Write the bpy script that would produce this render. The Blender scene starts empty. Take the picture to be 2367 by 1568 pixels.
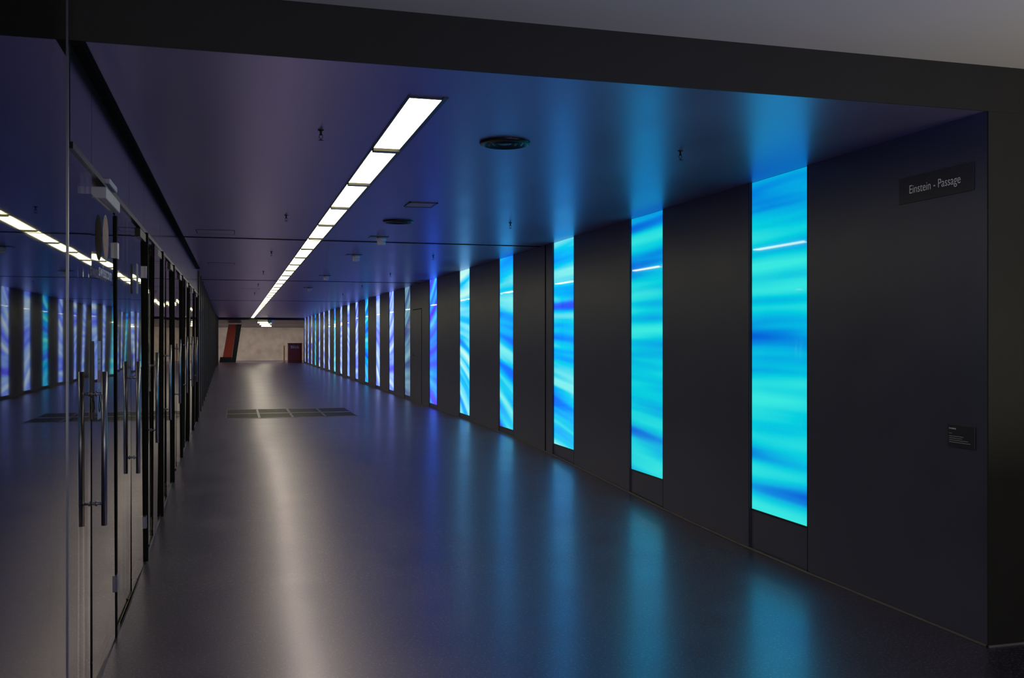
import bpy, bmesh, math, random
from mathutils import Vector, Matrix
random.seed(4)
scene = bpy.context.scene
scene.view_settings.view_transform = 'Standard'
scene.view_settings.gamma = 1.15
COL = scene.collection
CAMZ = 1.65
CEIL = 2.874
XR = 3.873
YP = 4.316
YEND = 58.0

# ------------------------------------------------------------------ materials
def newmat(name):
    m = bpy.data.materials.new(name); m.use_nodes = True
    nt = m.node_tree
    return m, nt, nt.nodes["Principled BSDF"]

def pmat(name, col, rough=0.5, metal=0.0, spec=0.5, noise=0.0, nscale=8.0, rnoise=0.0, bump=0.0, bscale=40.0, emis=None, estr=0.0, stretch=(1,1,1), ior=1.5, tint=None, speck=0.0, detail=5, lobe=None):
    m, nt, b = newmat(name)
    N, L = nt.nodes, nt.links
    b.inputs["Base Color"].default_value = (*col, 1)
    b.inputs["Roughness"].default_value = rough
    b.inputs["Metallic"].default_value = metal
    b.inputs["Specular IOR Level"].default_value = spec
    b.inputs["IOR"].default_value = ior
    if tint: b.inputs["Specular Tint"].default_value = (*tint, 1)
    tc = N.new("ShaderNodeTexCoord")
    mp = N.new("ShaderNodeMapping"); mp.inputs["Scale"].default_value = stretch
    L.new(tc.outputs["Object"], mp.inputs["Vector"])
    nz = N.new("ShaderNodeTexNoise"); nz.inputs["Scale"].default_value = nscale; nz.inputs["Detail"].default_value = detail
    L.new(mp.outputs[0], nz.inputs["Vector"])
    mx = N.new("ShaderNodeMix"); mx.data_type = 'RGBA'
    mx.inputs["A"].default_value = (*[c*(1-noise) for c in col], 1)
    mx.inputs["B"].default_value = (*[min(1, c*(1+noise)) for c in col], 1)
    L.new(nz.outputs["Fac"], mx.inputs["Factor"]); res = mx.outputs["Result"]
    if speck:
        n3 = N.new("ShaderNodeTexNoise"); n3.inputs["Scale"].default_value = 75; n3.inputs["Detail"].default_value = 2
        L.new(tc.outputs["Object"], n3.inputs["Vector"])
        r3 = N.new("ShaderNodeMapRange"); r3.inputs["From Min"].default_value = 0.58; r3.inputs["From Max"].default_value = 0.68
        r3.inputs["To Min"].default_value = 0; r3.inputs["To Max"].default_value = speck
        L.new(n3.outputs["Fac"], r3.inputs["Value"])
        m3 = N.new("ShaderNodeMix"); m3.data_type = 'RGBA'; m3.inputs["B"].default_value = (0.34,0.33,0.34,1)
        L.new(r3.outputs[0], m3.inputs["Factor"]); L.new(res, m3.inputs["A"]); res = m3.outputs["Result"]
    L.new(res, b.inputs["Base Color"])
    if rnoise:   # linear, unclamped: no hard-edged blotches
        mr = N.new("ShaderNodeMapRange"); mr.clamp = False; mr.inputs["From Min"].default_value = 0.25; mr.inputs["From Max"].default_value = 0.75
        mr.inputs["To Min"].default_value = rough-rnoise; mr.inputs["To Max"].default_value = rough+rnoise
        L.new(nz.outputs["Fac"], mr.inputs["Value"]); L.new(mr.outputs[0], b.inputs["Roughness"])
    if bump:
        n2 = N.new("ShaderNodeTexNoise"); n2.inputs["Scale"].default_value = bscale; n2.inputs["Detail"].default_value = 2
        L.new(mp.outputs[0], n2.inputs["Vector"])
        bp = N.new("ShaderNodeBump"); bp.inputs["Strength"].default_value = bump; bp.inputs["Distance"].default_value = 0.01
        L.new(n2.outputs["Fac"], bp.inputs["Height"]); L.new(bp.outputs[0], b.inputs["Normal"])
    if emis:
        b.inputs["Emission Color"].default_value = (*emis, 1); b.inputs["Emission Strength"].default_value = estr
    if lobe:   # second, sharper polish lobe (fac, roughness, colour)
        g = N.new("ShaderNodeBsdfGlossy"); g.inputs["Roughness"].default_value = lobe[1]; g.inputs[0].default_value = (*lobe[2], 1)
        ms = N.new("ShaderNodeMixShader"); ms.inputs[0].default_value = lobe[0]
        out = N["Material Output"]
        L.new(b.outputs[0], ms.inputs[1]); L.new(g.outputs[0], ms.inputs[2]); L.new(ms.outputs[0], out.inputs[0])
    return m

M_wall = pmat("dark_wall", (0.038,0.042,0.074), 0.38, spec=1.0, noise=0.25, nscale=2.5, rnoise=0.03, bump=0.06, bscale=3, tint=(0.75,0.75,1.0))
M_beam = pmat("dark_beam", (0.017,0.017,0.016), 0.65, spec=0.3, noise=0.12, nscale=5, bump=0.1)
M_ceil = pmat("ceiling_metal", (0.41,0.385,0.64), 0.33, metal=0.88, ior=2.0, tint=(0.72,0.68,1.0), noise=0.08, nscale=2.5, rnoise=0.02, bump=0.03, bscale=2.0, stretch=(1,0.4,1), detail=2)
M_fceil = pmat("plaster_ceiling", (0.42,0.40,0.36), 0.75, noise=0.05, nscale=2)
M_floor = pmat("polished_floor", (0.015,0.015,0.016), 0.36, ior=3.2, tint=(0.66,0.58,0.98), noise=0.4, nscale=1.8, rnoise=0.04, speck=0.55, detail=2, lobe=(0.13,0.21,(0.72,0.62,1.0)))
M_black = pmat("black_lacquer", (0.007,0.006,0.008), 0.3, spec=0.3, noise=0.2)
M_groove = pmat("black_gap", (0.003,0.003,0.003), 0.8, spec=0.1)
M_panel = pmat("facade_panel", (0.02,0.02,0.022), 0.16, spec=0.7, noise=0.2, nscale=2, bump=0.02, bscale=3)
M_steel = pmat("brushed_steel", (0.30,0.30,0.40), 0.28, metal=1.0, noise=0.15, nscale=30, stretch=(6,6,0.3))
M_alu = pmat("satin_aluminium", (0.38,0.38,0.52), 0.42, metal=0.6, noise=0.08)
M_white = pmat("white_print", (0.66,0.64,0.95), 0.5, noise=0.03)
M_letter = pmat("grey_lettering", (0.25,0.25,0.27), 0.5, emis=(0.5,0.5,0.5), estr=0.13)  # slight emission added so the unlit letters stay readable
M_small = pmat("small_lettering", (0.30,0.30,0.30), 0.5, emis=(0.5,0.5,0.5), estr=0.04)  # faint emission lifts the print; it is not a light source
M_red = pmat("red_print", (0.26,0.03,0.04), 0.5, noise=0.1)
M_sgrey = pmat("grey_print", (0.06,0.06,0.09), 0.5, noise=0.1)
M_redcol = pmat("red_column_paint", (0.80,0.085,0.03), 0.5, noise=0.2)
M_kiosk = pmat("dark_red_kiosk", (0.17,0.012,0.018), 0.5, noise=0.15)
M_yellow = pmat("yellow_post_paint", (0.55,0.36,0.20), 0.5, noise=0.1)
M_concrete = pmat("sandy_concrete", (0.44,0.375,0.33), 0.85, noise=0.5, nscale=2.0, bump=0.4, bscale=6)
M_seal = pmat("dusty_sealant", (0.16,0.15,0.15), 0.8, noise=0.4, nscale=12)
M_grate = pmat("floor_grate_steel", (0.022,0.021,0.028), 0.5, spec=0.35, noise=0.4, nscale=20, tint=(0.7,0.62,1.0))
M_gframe = pmat("worn_steel_edge", (0.27,0.25,0.34), 0.4, metal=0.6, noise=0.4, nscale=10, tint=(0.7,0.65,1.0))
M_shop = pmat("shop_interior", (0.16,0.145,0.14), 0.7, noise=0.3, nscale=1.0)
M_light = pmat("light_diffuser", (0.8,0.8,0.8), 0.5, emis=(1.0,0.92,0.50), estr=6.8)
M_plaque = pmat("plaque_dark", (0.022,0.022,0.036), 0.38, noise=0.1)

def glassmat(name, tint, ior, bump=0.0, bscale=1.5):
    m = bpy.data.materials.new(name); m.use_nodes = True
    nt = m.node_tree; N, L = nt.nodes, nt.links
    N.clear()
    out = N.new("ShaderNodeOutputMaterial")
    tr = N.new("ShaderNodeBsdfTransparent"); tr.inputs[0].default_value = (*tint, 1)
    gl = N.new("ShaderNodeBsdfGlossy"); gl.inputs["Roughness"].default_value = 0.02; gl.inputs[0].default_value = (0.97,0.96,0.90,1)
    fr = N.new("ShaderNodeFresnel"); fr.inputs["IOR"].default_value = ior
    mx = N.new("ShaderNodeMixShader")
    L.new(fr.outputs[0], mx.inputs[0]); L.new(tr.outputs[0], mx.inputs[1]); L.new(gl.outputs[0], mx.inputs[2])
    L.new(mx.outputs[0], out.inputs[0])
    if bump:
        tc = N.new("ShaderNodeTexCoord"); n2 = N.new("ShaderNodeTexNoise"); n2.inputs["Scale"].default_value = bscale; n2.inputs["Detail"].default_value = 0
        L.new(tc.outputs["Object"], n2.inputs["Vector"])
        bp = N.new("ShaderNodeBump"); bp.inputs["Strength"].default_value = 1.0; bp.inputs["Distance"].default_value = bump
        L.new(n2.outputs["Fac"], bp.inputs["Height"]); L.new(bp.outputs[0], gl.inputs["Normal"])
    return m
M_glass = glassmat("clear_glass", (0.82,0.82,0.78), 1.6)
M_glass2 = glassmat("door_glass", (0.72,0.72,0.68), 1.45, 0.0015, 1.6)

# ------------------------------------------------------------------ mesh helpers
def link(ob, parent=None, **props):
    COL.objects.link(ob)
    if parent: ob.parent = parent
    for k, v in props.items(): ob[k] = v
    return ob

def bm_box(bm, x0,x1,y0,y1,z0,z1, mi=0):
    vs = [bm.verts.new(p) for p in ((x0,y0,z0),(x1,y0,z0),(x1,y1,z0),(x0,y1,z0),(x0,y0,z1),(x1,y0,z1),(x1,y1,z1),(x0,y1,z1))]
    for f in ((0,3,2,1),(4,5,6,7),(0,1,5,4),(1,2,6,5),(2,3,7,6),(3,0,4,7)):
        fc = bm.faces.new([vs[i] for i in f]); fc.material_index = mi

def mesh_from_bm(name, bm, mats, smooth=False):
    me = bpy.data.meshes.new(name); bm.normal_update(); bm.to_mesh(me); bm.free()
    for m in mats: me.materials.append(m)
    if smooth:
        for p in me.polygons: p.use_smooth = True
    return me

def boxes(name, lst, mats, parent=None, origin=None, bevel=0.0, **props):
    if origin is None:
        b = lst[0]; origin = ((b[0]+b[1])/2, (b[2]+b[3])/2, b[4])
    bm = bmesh.new()
    for b in lst:
        bm_box(bm, b[0]-origin[0], b[1]-origin[0], b[2]-origin[1], b[3]-origin[1], b[4]-origin[2], b[5]-origin[2], b[6] if len(b) > 6 else 0)
    if not isinstance(mats, (list,tuple)): mats = [mats]
    ob = bpy.data.objects.new(name, mesh_from_bm(name, bm, mats))
    if bevel:
        md = ob.modifiers.new("bevel", 'BEVEL'); md.width = bevel; md.segments = 2
    o = Vector(origin)
    ob.location = o - (parent.location if parent else Vector())
    return link(ob, parent, **props)

def empty(name, loc, **props):
    e = bpy.data.objects.new(name, None); e.location = loc; e.empty_display_size = 0.1
    return link(e, None, **props)

def lathe(bm, prof, seg=32, cx=0, cy=0, mi=0):
    rings = []
    for r, z in prof:
        if r < 1e-6: rings.append([bm.verts.new((cx,cy,z))])
        else: rings.append([bm.verts.new((cx+r*math.cos(2*math.pi*i/seg), cy+r*math.sin(2*math.pi*i/seg), z)) for i in range(seg)])
    for a, b in zip(rings, rings[1:]):
        for i in range(seg):
            j = (i+1) % seg
            if len(a) == 1 and len(b) == 1: continue
            if len(a) == 1: f = bm.faces.new((a[0], b[j], b[i]))
            elif len(b) == 1: f = bm.faces.new((a[i], a[j], b[0]))
            else: f = bm.faces.new((a[i], a[j], b[j], b[i]))
            f.material_index = mi; f.smooth = True

def cyl(bm, p, q, r, seg=16, mi=0):
    p, q = Vector(p), Vector(q); d = (q-p).normalized()
    a = d.orthogonal().normalized(); b = d.cross(a)
    r0 = [bm.verts.new(p + r*(math.cos(t)*a + math.sin(t)*b)) for t in [2*math.pi*i/seg for i in range(seg)]]
    r1 = [bm.verts.new(q + r*(math.cos(t)*a + math.sin(t)*b)) for t in [2*math.pi*i/seg for i in range(seg)]]
    for i in range(seg):
        j = (i+1) % seg
        f = bm.faces.new((r0[i], r0[j], r1[j], r1[i])); f.smooth = True; f.material_index = mi
    bm.faces.new(r0[::-1]).material_index = mi; bm.faces.new(r1).material_index = mi

def text(name, s, width, cap, origin, xdir, ydir, mat, parent, align='CENTER', bold=0.0, **props):
    cu = bpy.data.curves.new(name, 'FONT'); cu.body = s; cu.extrude = 0.0; cu.offset = bold; cu.size = 1
    tmp = bpy.data.objects.new("tmp", cu); COL.objects.link(tmp)
    bpy.context.view_layer.update()
    dg = bpy.context.evaluated_depsgraph_get()
    me = bpy.data.meshes.new_from_object(tmp.evaluated_get(dg))
    COL.objects.unlink(tmp); bpy.data.objects.remove(tmp)
    xs = [v.co.x for v in me.vertices]
    sx = width/(max(xs)-min(xs)); sy = cap/0.70
    x0 = min(xs); off = -width/2 if align == 'CENTER' else 0
    xd, yd = Vector(xdir), Vector(ydir)
    for v in me.vertices:
        v.co = xd*((v.co.x-x0)*sx+off) + yd*(v.co.y*sy)
    me.materials.clear(); me.materials.append(mat); me.name = name
    ob = bpy.data.objects.new(name, me)
    ob.location = Vector(origin) - (parent.location if parent else Vector())
    return link(ob, parent, **props)

def floorz(y):
    t = min(1, max(0, (y-6.0)/8.5)); return 0.235*t*t*(3-2*t)
def xl(y):
    return -0.65 if y < 17.8 else -0.65 - 0.30*min(1, (y-17.8)/30)

# ------------------------------------------------------------------ floor
ys = [-5, -2, 0, 2, 4, 5.5] + [6+0.25*i for i in range(36)] + [16, 20, 30, 45, 60, 80]
bm = bmesh.new()
rows = []
for y in ys:
    rows.append([bm.verts.new((x, y, floorz(y))) for x in (-5, 1, 9)])
for a, b in zip(rows, rows[1:]):
    for i in range(2):
        f = bm.faces.new((a[i], a[i+1], b[i+1], b[i])); f.smooth = True
link(bpy.data.objects.new("floor", mesh_from_bm("floor", bm, [M_floor], True)), kind="structure",
     label="dark polished concrete floor with blurred reflections")

# ------------------------------------------------------------------ ceilings
boxes("ceiling", [(-5, 9, YP, YEND, CEIL, 3.3)], M_ceil, origin=(0,0,0), kind="structure", label="dark satin metal passage ceiling")
boxes("trim_1", [(-5, 9, YP-0.012, YP+0.0, CEIL-0.004, 3.112)], M_beam, kind="structure", label="dark fascia beam over the passage opening")
boxes("ceiling_entrance", [(-5, 9, -5, YP-0.012, 3.112, 3.3)], M_fceil, kind="structure", label="pale plaster ceiling before the passage")
n_trim = 2
def trim(lst, mat, lab, **k):
    global n_trim
    o = boxes("trim_%d" % n_trim, lst, mat, kind="structure", label=lab, **k); n_trim += 1; return o
for gy in (12.25, 20.95, 32.0):
    trim([(xl(gy), XR, gy-0.03, gy+0.03, CEIL-0.006, CEIL+0.002)], M_groove, "black expansion joint across the ceiling")
sl = [(xl(6)+0.0, xl(6)+0.055, YP, 17.8, CEIL-0.004, CEIL+0.001)]
y = YP
while y < 12:
    sl.append((xl(6)+0.0, xl(6)+0.045, y, y+0.012, CEIL-0.02, CEIL-0.004)); y += 0.03
trim(sl, M_groove, "black ventilation slot along the ceiling edge")
trim([(-0.95, XR, YEND-0.2, YEND, CEIL-0.13, CEIL)], M_beam, "dark lintel where the passage meets the hall")

# ------------------------------------------------------------------ right wall
scr = [6.03, 8.44, 10.95, 13.58, 16.32, 19.15, 22.24] + [24.67+2.5*i for i in range(14)]
SW = 0.785
SB = 0.322
wl = []
yy = YP
for s in scr:
    wl.append((XR, XR+0.35, yy, s-0.004, -0.05, CEIL))
    yy = s+SW+0.004
wl.append((XR, XR+0.35, yy, YEND+0.8, -0.05, CEIL))
wl.append((XR+0.12, XR+0.35, YP+0.1, YEND, -0.05, CEIL))
for s in scr:
    wl.append((XR+0.012, XR+0.15, s-0.01, s+SW+0.01, -0.05, SB-0.012))
boxes("wall_right", wl, M_wall, origin=(XR,0,0), kind="structure", label="dark panelled passage wall with lit screen recesses")
trim([(XR-0.002, XR+0.01, 12.02, 12.06, 0.0, CEIL)], M_groove, "black vertical expansion joint in the wall")
for k, s in enumerate(scr[:7]):
    for yy in (s-0.012, s+SW+0.012):
        trim([(XR-0.001, XR+0.004, yy-0.003, yy+0.003, 0.0, CEIL)], M_groove, "hairline seam between wall panels")
boxes("wall_front", [(XR-0.001, 9, YP-0.010, YP-0.001, -0.05, CEIL-0.004)], M_beam, origin=(XR,YP,0), kind="structure", label="dark wall face beside the passage opening")
def strip(name, xa, xb, y0, y1, h, mat, lab):
    bm = bmesh.new(); n = 60; rr = []
    for i in range(n+1):
        y = y0+(y1-y0)*i/n; z = floorz(y)
        rr.append([bm.verts.new(p) for p in ((xa,y,z+0.001),(xa,y,z+h),(xb,y,z+h))])
    for a, b in zip(rr, rr[1:]):
        for i in range(2): bm.faces.new((a[i], a[i+1], b[i+1], b[i]))
    link(bpy.data.objects.new(name, mesh_from_bm(name, bm, [mat])), kind="structure", label=lab)
strip("baseboard_right", XR-0.008, XR+0.005, YP, 57, 0.010, M_seal, "dusty sealant line at the wall foot")
boxes("baseboard_front", [(XR-0.001, 9, YP-0.018, YP-0.010, 0, 0.010)], M_seal, kind="structure", label="dusty sealant line at the pier foot")

dz = floorz(21)
d = empty("door_1", (XR, 21.3, dz), kind="structure", label="flush dark service door in the passage wall")
boxes("door_leaf", [(XR-0.006, XR+0.001, 20.80, 21.85, dz+0.01, 2.30)], M_wall, d)
boxes("door_gap", [(XR-0.003, XR+0.002, 20.78, 20.80, dz, 2.32), (XR-0.003, XR+0.002, 21.85, 21.87, dz, 2.32), (XR-0.003, XR+0.002, 20.78, 21.87, 2.30, 2.32)], M_groove, d)
bm = bmesh.new(); cyl(bm, (0,0,0), (-0.05,0,0), 0.01); cyl(bm, (-0.05,0,0), (-0.05,-0.12,0), 0.01)
h = bpy.data.objects.new("door_handle", mesh_from_bm("door_handle", bm, [M_steel])); h.location = (-0.006, 0.48, 1.05); link(h, d, label="steel lever handle")

# ------------------------------------------------------------------ screens
def screen_mat(i, cols, tilt, fan, seed, strength, zf=3.0, ysc=0.26, det=1.2):
    m, nt, b = newmat("screen_%d" % i); N, L = nt.nodes, nt.links
    def math_(op, a, bb):
        n = N.new("ShaderNodeMath"); n.operation = op
        for k, v in enumerate((a, bb)):
            if isinstance(v, (int, float)): n.inputs[k].default_value = v
            else: L.new(v, n.inputs[k])
        return n.outputs[0]
    tc = N.new("ShaderNodeTexCoord"); sp = N.new("ShaderNodeSeparateXYZ"); L.new(tc.outputs["Object"], sp.inputs[0])
    yv, zv = sp.outputs[1], sp.outputs[2]
    zc = math_('SUBTRACT', zv, 1.25)
    zz = math_('ADD', zc, math_('MULTIPLY', yv, tilt))
    zz = math_('ADD', zz, math_('MULTIPLY', math_('MULTIPLY', yv, zc), fan))
    cb = N.new("ShaderNodeCombineXYZ"); L.new(math_('MULTIPLY', yv, ysc), cb.inputs[0]); L.new(math_('MULTIPLY', zz, zf), cb.inputs[1]); cb.inputs[2].default_value = seed
    nz = N.new("ShaderNodeTexNoise"); nz.inputs["Scale"].default_value = 1.3; nz.inputs["Detail"].default_value = det; nz.inputs["Roughness"].default_value = 0.45
    L.new(cb.outputs[0], nz.inputs["Vector"])
    rp = N.new("ShaderNodeValToRGB"); e = rp.color_ramp.elements
    pos = [0.28, 0.36, 0.44, 0.53, 0.70]
    e[0].position = pos[0]; e[0].color = (*cols[0], 1); e[1].position = pos[4]; e[1].color = (*cols[4], 1)
    for k in (1,2,3):
        q = e.new(pos[k]); q.color = (*cols[k], 1)
    L.new(nz.outputs["Fac"], rp.inputs[0])
    b.inputs["Base Color"].default_value = (0.01,0.01,0.015,1); b.inputs["Roughness"].default_value = 0.03
    L.new(rp.outputs[0], b.inputs["Emission Color"]); b.inputs["Emission Strength"].default_value = strength
    return m
cy = [(0.0,0.07,0.52),(0.0,0.15,0.56),(0.0,0.31,0.58),(0.0,0.46,0.56),(0.02,0.62,0.57)]
bl = [(0.01,0.05,0.74),(0.0,0.12,0.84),(0.0,0.28,0.80),(0.0,0.47,0.68),(0.14,0.68,0.68)]
dk = [(0.07,0.02,0.85),(0.04,0.05,1.25),(0.03,0.10,1.35),(0.01,0.22,1.2),(0.04,0.44,0.95)]
gn = [(0.02,0.07,0.95),(0.0,0.22,1.05),(0.0,0.43,0.88),(0.10,0.60,0.75),(0.42,0.78,0.68)]
gy = [(0.02,0.03,0.12),(0.03,0.06,0.18),(0.05,0.12,0.22),(0.07,0.18,0.26),(0.16,0.30,0.36)]
lv = [(0.06,0.05,0.85),(0.09,0.12,1.0),(0.12,0.22,0.95),(0.20,0.38,0.88),(0.50,0.64,0.80)]
specs = [(cy,0.00,0.0,1.3),(cy,-0.02,0.04,7.1),(bl,-0.05,0.08,3.3),(bl,-0.15,0.2,9.4),(gn,-0.2,0.3,5.0),(dk,0.2,0.4,2.2),(gy,0.3,0.3,8.0),(lv,0.3,0.4,4.1)]
for i in range(13):
    specs.append(((lv,bl,lv,lv)[i % 4], 0.3*((i % 3)-1), 0.3, 11.0+i*1.7))
for i, s in enumerate(scr):
    cols, ti, fa, sd = specs[i]
    m = screen_mat(i, cols, ti, fa, sd, 1.25, det=1.6, zf=3.9 if i < 3 else 3.0)
    lab = {0:"tall glowing cyan screen with blue streaks", 1:"tall glowing cyan screen with blue streaks", 4:"tall blue and pale green glowing screen", 5:"tall deep blue glowing screen", 6:"tall dim grey-green screen beside the service door"}.get(i, "tall narrow blue and white glowing wall screen" if i < 7 else "tall narrow lavender-blue glowing wall screen")
    fx = XR+0.012
    fr = boxes("video_screen", [(fx+0.012, fx+0.06, s, s+SW, SB-0.01, CEIL-0.002),
        (fx-0.004, fx+0.012, s, s+0.008, SB-0.01, CEIL-0.002), (fx-0.004, fx+0.012, s+SW-0.008, s+SW, SB-0.01, CEIL-0.002), (fx-0.004, fx+0.012, s, s+SW, SB-0.01, SB+0.003)],
        M_black, origin=(fx, s+SW/2, SB), label=lab, category="screen", group="glowing screens along the passage wall")
    boxes("display", [(fx+0.002, fx+0.010, s+0.008, s+SW-0.008, SB+0.003, CEIL-0.003)], m, fr, origin=(fx, s+SW/2, SB))

# ------------------------------------------------------------------ ceiling light strip
y = 4.87; i = 0
while y < 56.5:
    y1 = y+1.335
    fr = boxes("ceiling_light", [(0.834, 0.846, y-0.045, y1+0.05, CEIL-0.005, CEIL+0.001), (1.012, 1.038, y-0.045, y1+0.05, CEIL-0.005, CEIL+0.001),
         (0.846, 1.012, y-0.025, y, CEIL-0.006, CEIL+0.001), (0.846, 1.012, y1, y1+0.07, CEIL-0.022, CEIL+0.001)], M_black, origin=(0.93, y+0.69, CEIL-0.005),
         label="rectangular warm white recessed ceiling light", category="ceiling light", group="row of ceiling lights along the passage")
    boxes("diffuser", [(0.847, 1.011, y, y1, CEIL-0.004, CEIL+0.001)], M_light, fr, origin=(0.93, y+0.69, CEIL-0.004))
    y += 1.43; i += 1

# ------------------------------------------------------------------ ceiling fittings
bm = bmesh.new()
lathe(bm, [(0.0,-0.012),(0.035,-0.014),(0.05,-0.006),(0.07,-0.020),(0.085,-0.006),(0.105,-0.022),(0.115,-0.006),(0.135,-0.020),(0.157,-0.012),(0.160,0.004),(0.0,0.004)], 48)
me_diff = mesh_from_bm("air_diffuser", bm, [M_black])
for (x, y) in ((1.61,5.83),(1.62,10.02)):
    o = bpy.data.objects.new("ceiling_diffuser", me_diff); o.location = (x, y, CEIL)
    link(o, label="round dark concentric ceiling air diffuser", category="air diffuser", group="round ceiling diffusers")
bm = bmesh.new()
lathe(bm, [(0.0,0.004),(0.028,0.004),(0.026,-0.006),(0.010,-0.010),(0.009,-0.035),(0.014,-0.038),(0.014,-0.045),(0.0,-0.046)], 20)
for sx in (-1, 1):
    cyl(bm, (sx*0.010,0,-0.043), (sx*0.016,0,-0.060), 0.0025, 8); cyl(bm, (sx*0.016,0,-0.060), (0,0,-0.082), 0.0025, 8)
lathe(bm, [(0.0,-0.080),(0.006,-0.082),(0.024,-0.086),(0.022,-0.088),(0.0,-0.089)], 20)
me_sp = mesh_from_bm("sprinkler", bm, [M_black])
for y in (5.78, 9.85, 14.0, 18.1, 22.3, 26.5):
    for x in (0.48, 2.78):
        o = bpy.data.objects.new("ceiling_sprinkler", me_sp); o.location = (x, y, CEIL); o.scale = (0.7,0.7,0.7)
        link(o, label="small dark ceiling fire sprinkler", category="sprinkler", group="ceiling sprinklers")
for k, y in enumerate((11.65, 14.2, 19.0, 23.5)):
    base = boxes("smoke_detector", [(1.68-0.14, 1.68+0.08, y-0.08, y+0.12, CEIL-0.008, CEIL+0.002)], M_black, bevel=0.002, label="round smoke detector on dark ceiling plate", category="smoke detector", group="ceiling smoke detectors")
    bm = bmesh.new(); lathe(bm, [(0.0,0.0),(0.055,0.0),(0.058,-0.032),(0.048,-0.036),(0.048,-0.050),(0.054,-0.054),(0.046,-0.085),(0.0,-0.092)], 28)
    o = bpy.data.objects.new("detector_head", mesh_from_bm("detector_head", bm, [M_white])); o.location = (0.03, -0.02, 0.0); link(o, base, label="grey detector head")
def vent(x, y, w, l, lab, name="ceiling_vent", lit=False):
    fr = [(x-w/2, x+w/2, y-l/2, y-l/2+0.015, CEIL-0.008, CEIL+0.002), (x-w/2, x+w/2, y+l/2-0.015, y+l/2, CEIL-0.008, CEIL+0.002),
          (x-w/2, x-w/2+0.015, y-l/2, y+l/2, CEIL-0.008, CEIL+0.002), (x+w/2-0.015, x+w/2, y-l/2, y+l/2, CEIL-0.008, CEIL+0.002)]
    p = boxes(name, fr, M_black, origin=(x,y,CEIL), label=lab, category="ceiling vent")
    sl = [(x-w/2+0.015, x+w/2-0.015, y-l/2+0.02+k*0.03, y-l/2+0.03+k*0.03, CEIL-0.005, CEIL-0.001) for k in range(int((l-0.03)/0.03))]
    boxes("louvre", sl, M_steel, p, origin=(x,y,CEIL))
vent(1.62, 8.74, 0.26, 0.3, "square dark louvred ceiling vent")
for (x, y, w, l) in ((-0.22, 11.6, 0.42, 0.42), (-0.22, 16.5, 0.42, 0.42), (0.35, 24.5, 0.42, 0.42)):
    boxes("ceiling_hatch", [(x-w/2, x+w/2, y-l/2, y-l/2+0.006, CEIL-0.003, CEIL+0.002), (x-w/2, x+w/2, y+l/2-0.006, y+l/2, CEIL-0.003, CEIL+0.002),
          (x-w/2, x-w/2+0.006, y-l/2, y+l/2, CEIL-0.003, CEIL+0.002), (x+w/2-0.006, x+w/2, y-l/2, y+l/2, CEIL-0.003, CEIL+0.002),
          (x-w/2+0.006, x+w/2-0.006, y-l/2+0.006, y+l/2-0.006, CEIL-0.002, CEIL+0.002, 1)], [M_groove, M_ceil], origin=(x,y,CEIL-0.003), label="flush square ceiling access hatch", category="access hatch", group="ceiling hatches")

# ------------------------------------------------------------------ signs
sg = boxes("wall_sign", [(XR-0.006, XR, 4.41, 5.03, CAMZ+0.812, CAMZ+0.968)], M_plaque, bevel=0.001, label="dark passage name sign with light grey lettering", category="sign")
text("lettering", "Einstein - Passage", 0.425, 0.050, (XR-0.0070, 4.72, CAMZ+0.867), (0,-1,0), (0,0,1), M_letter, sg, label="light grey sans serif lettering", bold=-0.004)
pq = boxes("wall_plaque", [(XR-0.008, XR, 4.40, 4.605, CAMZ-0.605, CAMZ-0.480)], M_plaque, bevel=0.001, label="small dark plaque with tiny white print", category="plaque")
text("headline", "ENTERIMAGE", 0.055, 0.008, (XR-0.0092, 4.595, CAMZ-0.505), (0,-1,0), (0,0,1), M_letter, pq, align='LEFT', bold=0.012)
ln = [(XR-0.0092, XR-0.0082, 4.595-w, 4.595, CAMZ-z, CAMZ-z+0.0022) for w, z in ((0.02,0.530),(0.11,0.545),(0.10,0.556),(0.145,0.567),(0.165,0.578))]
boxes("small_print", ln, M_small, pq)

# ------------------------------------------------------------------ left glass facade
TR = 2.43
nwin = 1; ndoor = 2
def window(y0, y1, z1, mat, lab, thick=0.012, rot=0.0):
    global nwin
    x = xl((y0+y1)/2); z0 = floorz(y0)+0.03
    o = boxes("window_%d" % nwin, [(x-thick, x, y0, y1, z0, z1)], mat, kind="structure", label=lab); nwin += 1
    o.rotation_euler = (0, 0, math.radians(rot))
    return o
window(-3.0, 4.235, 3.11, M_glass, "tall reflective frameless glass panel at the entrance")
trim([(-0.664, -0.646, 4.235, 4.255, 0, 3.11)], M_steel, "slim metal edge of the glass panel")
window(4.26, 4.930, TR, M_glass2, "fixed shopfront glass pane")
hinges = [5.78, 7.57, 9.15, 10.80, 12.50, 14.15, 15.80, 17.45]
def handle_mesh(off):
    bm = bmesh.new()
    for sx in (-1, 1):
        cyl(bm, (sx*off,0,0), (sx*off,0,0.73), 0.0135, 20)
    for z in (0.105, 0.625): cyl(bm, (-off,0,z), (off,0,z), 0.007, 12)
    for z in (0.105, 0.625):
        for sx in (-1,1): cyl(bm, (sx*0.007,0,z), (sx*0.014,0,z), 0.013, 16)
    return mesh_from_bm("pull_handle", bm, [M_steel])
me_h = handle_mesh(0.045); me_h2 = handle_mesh(0.034)
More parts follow.
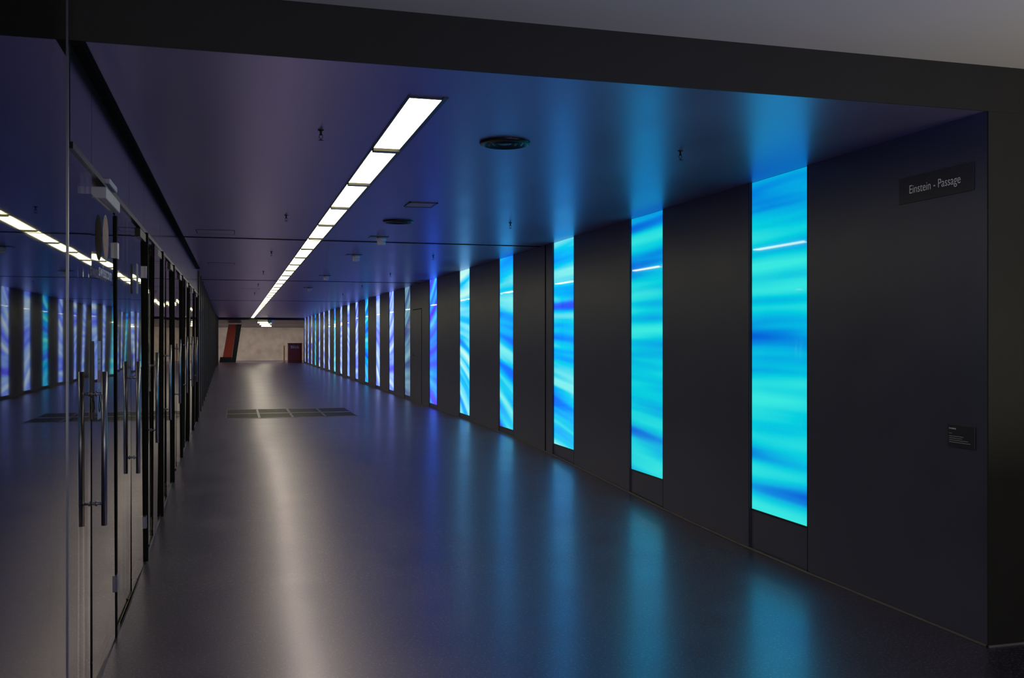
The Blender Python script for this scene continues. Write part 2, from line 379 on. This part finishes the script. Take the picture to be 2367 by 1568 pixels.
for i, hy in enumerate(hinges):
    y0 = hy-0.86; fz = floorz(hy-0.4)
    x = -0.65
    dr = empty("door_%d" % ndoor, (x, hy, floorz(hy)), kind="structure", label="frameless glass shop door with steel pull handles"); ndoor += 1
    top = 2.33 if i == 0 else TR-0.02
    gl_ = boxes("glass_leaf", [(x-0.001, x+0.010, y0, hy-0.02, fz+0.012, top)], M_glass2, dr)
    gl_.rotation_euler = (0, math.radians(random.uniform(-0.3,0.3)), math.radians(random.uniform(-0.7,0.7)))
    o = bpy.data.objects.new("pull_handle", me_h if i == 0 else me_h2); o.location = Vector((x+0.005, y0+0.05, 0.765+fz*0.8)) - dr.location; link(o, dr, label="long vertical brushed steel pull handle")
    if i < 2:
      for hz in (2.136, 0.304+fz):
        boxes("hinge", [(x-0.016, x+0.026, hy-0.055, hy-0.004, hz-0.045, hz+0.045), (x-0.016, x+0.026, hy, hy+0.02, hz-0.045, hz+0.045)], M_steel, dr, bevel=0.003, label="polished steel clamp hinge")
    if i == 0:
        boxes("door_seal", [(x-0.02, x+0.018, hy-0.022, hy+0.026, floorz(hy), 2.33)], M_groove, dr)
        boxes("door_closer", [(x-0.05, x+0.035, hy-0.60, hy-0.02, 2.345, 2.405), (x+0.0, x+0.022, hy-0.45, hy-0.02, 2.41, 2.42)], M_alu, dr, bevel=0.004, label="pale aluminium door closer")
        boxes("door_closer", [(x-0.03, x+0.03, hy-0.42, hy-0.10, 2.445, 2.475)], M_alu, dr, bevel=0.004, label="pale aluminium header bracket")
    else:
        boxes("door_closer", [(x-0.04, x+0.02, hy-0.45, hy-0.02, TR-0.075, TR-0.015)], M_black, dr, bevel=0.003)
        trim([(x-0.095, x+0.032, hy+0.005, hy+0.055, floorz(hy)-0.02, TR)], M_groove, "black vertical door frame post", bevel=0.004)
    nx = hinges[i+1]-0.875 if i+1 < len(hinges) else 18.3
    window(hy+0.07, nx, TR, M_glass2, "fixed shopfront glass pane", rot=random.uniform(-0.5,0.5))
y = 18.3
while y < YEND-0.3:
    x = xl(y)
    trim([(x-0.10, x+0.03, y, y+0.05, floorz(y)-0.02, CEIL)], M_black, "black vertical facade fin")
    y += 1.65
lf = []
y = 18.35
while y < YEND:
    y1 = min(y+1.6, YEND); x = xl(y)
    lf.append((x-0.05, x-0.01, y, y1, 0, CEIL)); y += 1.65
boxes("wall_left", lf, M_panel, origin=(-0.7,0,0), kind="structure", label="glossy black shopfront wall panels")
trim([(-0.70, -0.640, YP, 18.3, TR, TR+0.028)], M_black, "dark metal transom rail above the doors")
hp = []
seams = [YP, 4.93, 6.6, 7.63, 9.2, 10.85, 12.55, 14.2, 15.85, 17.5, 18.3]
for a, b in zip(seams, seams[1:]): hp.append((-0.70, -0.651, a+0.004, b-0.004, TR+0.03, CEIL))
trim(hp, M_panel, "glossy dark header panels above the doors")
trim([(-0.668, -0.640, YP, 18.3, -0.02, 0.02), ] + [(-0.668, -0.640, 6+0.5*k, 6.5+0.5*k, -0.02, floorz(6.25+0.5*k)+0.02) for k in range(25)], M_black, "black floor rail under the glass")
boxes("wall_shop", [(-4.2, -4.0, -5, YEND, -0.1, 3.3), (-4.0, -0.75, 18.6, 18.7, -0.1, CEIL)], M_shop, origin=(-4,0,0), kind="structure", label="dim shop interior walls")

bm = bmesh.new()
cyl(bm, (0,0,0), (0.001,0,0), 0.115, 48, 0); cyl(bm, (0.001,0,0), (0.0015,0,0), 0.098, 48, 1)
cyl(bm, (0.0015,-0.03,0.02), (0.002,-0.03,0.02), 0.022, 24, 0); bm_box(bm, 0.0015,0.002,-0.04,0.05,-0.045,-0.03,0)
st = bpy.data.objects.new("round_sticker", mesh_from_bm("round_sticker", bm, [M_sgrey, M_red])); st.location = (-0.6305, 5.27, 2.18-0.02)
link(st, label="round red and grey warning sticker on glass", category="sticker")
nt_ = boxes("door_notice", [(-0.6325, -0.6315, 4.99, 5.10, 1.265, 1.64)], M_alu, label="tall narrow pale notice sticker on glass door", category="sticker")
boxes("red_band", [(-0.6314, -0.6310, 4.995, 5.09, 1.44, 1.50), (-0.6314, -0.6310, 5.0, 5.08, 1.55, 1.555), (-0.6314,-0.6310,5.0,5.06,1.53,1.535)], M_red, nt_, label="red printed band")
bm = bmesh.new()
n = 20
for k in range(n-4):
    a0 = math.radians(120+k*360/n); a1 = math.radians(120+(k+1)*360/n)
    cyl(bm, (0, 0.03*math.cos(a0), 0.03*math.sin(a0)), (0, 0.03*math.cos(a1), 0.03*math.sin(a1)), 0.004, 6)
cyl(bm, (0,-0.005,0.02), (0,-0.01,0.06), 0.005, 6); cyl(bm, (0,-0.005,0.02), (0,0.025,0.02), 0.005, 6); cyl(bm, (0,0.025,0.02), (0,0.038,-0.02), 0.005, 6)
cyl(bm, (-0.001,-0.01,0.072), (0.001,-0.01,0.072), 0.009, 12)
w = bpy.data.objects.new("wheelchair_symbol", mesh_from_bm("wheelchair_symbol", bm, [M_plaque])); w.location = Vector((-0.6313,5.045,1.33))-nt_.location; link(w, nt_)
lg = text("shop_lettering", "swisscom", 0.50, 0.062, (-0.6305, 5.27, CAMZ+0.305), (0,1,0), (0,0,1), M_white, None, bold=0.01, label="white shop name lettering on the glass door", category="lettering")
boxes("door_notice", [(-0.6315, -0.6305, 6.85, 6.98, 1.95, 2.15)], M_sgrey, label="small grey notice sticker on glass door", category="sticker")

# ------------------------------------------------------------------ floor grates
for r in range(2):
    for k in range(4):
        gz = 0.235
        x0 = -0.17+k*0.585; x1 = x0+0.575; y0 = 17.9+r*1.15; y1 = y0+1.14
        fr = [(x0,x1,y0,y0+0.06,gz,gz+0.006),(x0,x1,y1-0.06,y1,gz,gz+0.006),(x0,x0+0.015,y0,y1,gz,gz+0.006),(x1-0.015,x1,y0,y1,gz,gz+0.006)]
        p = boxes("floor_grate", fr, M_gframe, origin=(x0,y0,gz), label="dark steel floor grate with bright worn edge", category="floor grate", group="floor grates across the passage")
        br = [(x0+0.015, x1-0.015, y0+0.06+q*0.051, y0+0.078+q*0.051, gz+0.001, gz+0.0022) for q in range(20)]
        br.append((x0+0.015, x1-0.015, y0+0.06, y1-0.06, gz, gz+0.0012))
        boxes("grate_bars", br, M_grate, p, origin=(x0,y0,gz))

# ------------------------------------------------------------------ far hall
fz = floorz(60)
boxes("wall_back", [(-6, 9, 66, 66.3, fz-0.1, 4)], M_concrete, kind="structure", label="rough sandy concrete wall lit warmly")
bm = bmesh.new()
vs = [bm.verts.new(p) for p in ((-6,YEND,2.80),(9,YEND,2.80),(9,66,2.40),(-6,66,2.40),(-6,YEND,3.3),(9,YEND,3.3),(9,66,3.3),(-6,66,3.3))]
for f in ((0,3,2,1),(4,5,6,7),(0,1,5,4),(1,2,6,5),(2,3,7,6),(3,0,4,7)): bm.faces.new([vs[i] for i in f])
link(bpy.data.objects.new("ceiling_hall", mesh_from_bm("ceiling_hall", bm, [M_wall])), kind="structure", label="dark sloping ceiling of the hall")
for k, (x, y) in enumerate(((1.55,59.5),(1.7,61.2),(1.85,63.0))):
    zc_ = 2.80-(y-YEND)*0.05
    p = boxes("hall_light", [(x-0.33,x+0.33,y-0.27,y+0.27,zc_-0.12,zc_-0.03)], M_black, label="rectangular white hall ceiling light", category="ceiling light", group="hall ceiling lights")
    boxes("diffuser", [(x-0.3,x+0.3,y-0.28,y+0.25,zc_-0.125,zc_-0.06)], M_light, p)
bm = bmesh.new()
def prism(bm, bot, top, mi):
    b = [bm.verts.new(p) for p in bot]; t = [bm.verts.new(p) for p in top]; n = len(b)
    bm.faces.new(b[::-1]).material_index = mi; bm.faces.new(t).material_index = mi
    for i in range(n): bm.faces.new((b[i], b[(i+1)%n], t[(i+1)%n], t[i])).material_index = mi
H0, H1 = 0.0, 2.3
pil = empty("leaning_pillar", (-0.4, 61.5, fz), label="leaning red and black concrete pillar", category="pillar")
prism(bm, ((-0.35,-0.3,0.30),(0.17,-0.3,0.30),(0.17,0.3,0.30),(-0.35,0.3,0.30)), ((-0.02,-0.3,H1),(0.45,-0.3,H1),(0.45,0.3,H1),(-0.02,0.3,H1)), 0)
link(bpy.data.objects.new("red_face", mesh_from_bm("red_face", bm, [M_redcol])), pil, label="red painted pillar body")
bm = bmesh.new()
prism(bm, ((0.14,-0.33,0.0),(0.40,-0.33,0.0),(0.40,0.33,0.0),(0.14,0.33,0.0)), ((0.45,-0.33,H1),(0.74,-0.33,H1),(0.74,0.33,H1),(0.45,0.33,H1)), 0)
prism(bm, ((-0.55,-0.33,0.0),(0.14,-0.33,0.0),(0.14,0.33,0.0),(-0.55,0.33,0.0)), ((-0.50,-0.33,0.32),(0.18,-0.33,0.32),(0.18,0.33,0.32),(-0.50,0.33,0.32)), 0)
link(bpy.data.objects.new("black_edge", mesh_from_bm("black_edge", bm, [M_black])), pil, label="black pillar edge and foot")
k = boxes("newspaper_stand", [(3.02,3.83,59.6,60.2,fz,fz+1.12),(3.00,3.85,59.58,60.22,fz+1.12,fz+1.17),(3.06,3.79,59.57,59.6,fz+0.12,fz+0.7)], M_kiosk, bevel=0.01, label="dark red newspaper stand with white lettering", category="newspaper stand")
text("lettering", "Blick", 0.5, 0.16, (3.42, 59.575, fz+0.86), (1,0,0), (0,0,1), M_alu, k, bold=0.01)
p = boxes("yellow_post", [(2.78,2.86,60.3,60.38,fz,fz+1.02),(2.74,2.90,60.26,60.42,fz,fz+0.03)], M_yellow, bevel=0.006, label="slim yellow standing post beside the stand", category="post")
e = boxes("exit_sign", [(1.75,2.15,57.5,57.53,2.60,2.74)], M_white, label="small hanging green and white exit sign", category="sign")
M_green = pmat("green_print", (0.02,0.35,0.12), 0.5)
boxes("pictogram", [(1.78,1.98,57.495,57.499,2.62,2.72)], M_green, e)
boxes("hanger", [(1.80,1.81,57.51,57.52,2.74,CEIL)], M_black, e)
boxes("hanger", [(2.09,2.10,57.51,57.52,2.74,CEIL)], M_black, e)

# ------------------------------------------------------------------ lights
def area(name, loc, rot, sx, sy, power, col):
    l = bpy.data.lights.new(name, 'AREA'); l.shape = 'RECTANGLE'; l.size = sx; l.size_y = sy; l.energy = power; l.color = col
    o = bpy.data.objects.new(name, l); o.location = loc; o.rotation_euler = rot; COL.objects.link(o); return o
area("hall_lamp", (1.5, 62.5, 2.4), (math.radians(30),0,0), 8, 0.8, 100, (1.0,0.86,0.72))
area("entrance_fill", (2.5, -3.8, 1.6), (math.radians(100),0,0), 4, 2, 44, (1.0,0.92,0.78))  # added fill behind the camera, brightens the fascia beam and pier
area("warm_ceiling_fill", (4.2, 2.6, 0.9), (math.radians(180),0,0), 0.8, 0.8, 20, (1.0,0.88,0.58))  # added warm fill out of view, lightens the entrance ceiling
area("blue_ceiling_fill", (2.7, 1.6, 1.0), (math.radians(180),0,0), 0.8, 0.8, 26, (0.12,0.28,1.0))  # unseen blue fill added to tint the entrance ceiling
area("shop_lamp", (-2.4, 9.5, 2.6), (0,0,0), 1.0, 14.0, 105, (1.0,0.88,0.66))
w = bpy.data.worlds.new("world"); scene.world = w; w.use_nodes = True
w.node_tree.nodes["Background"].inputs[0].default_value = (0.9,0.87,0.75,1); w.node_tree.nodes["Background"].inputs[1].default_value = 0.07

# ------------------------------------------------------------------ camera
cam = bpy.data.cameras.new("camera"); cam.sensor_width = 36; cam.lens = 36*2248/2367; cam.clip_start = 0.02; cam.clip_end = 300
co = bpy.data.objects.new("camera", cam); co.location = (0,0,CAMZ); co.rotation_euler = (math.radians(90), 0, -math.radians(15.86))
COL.objects.link(co); scene.camera = co
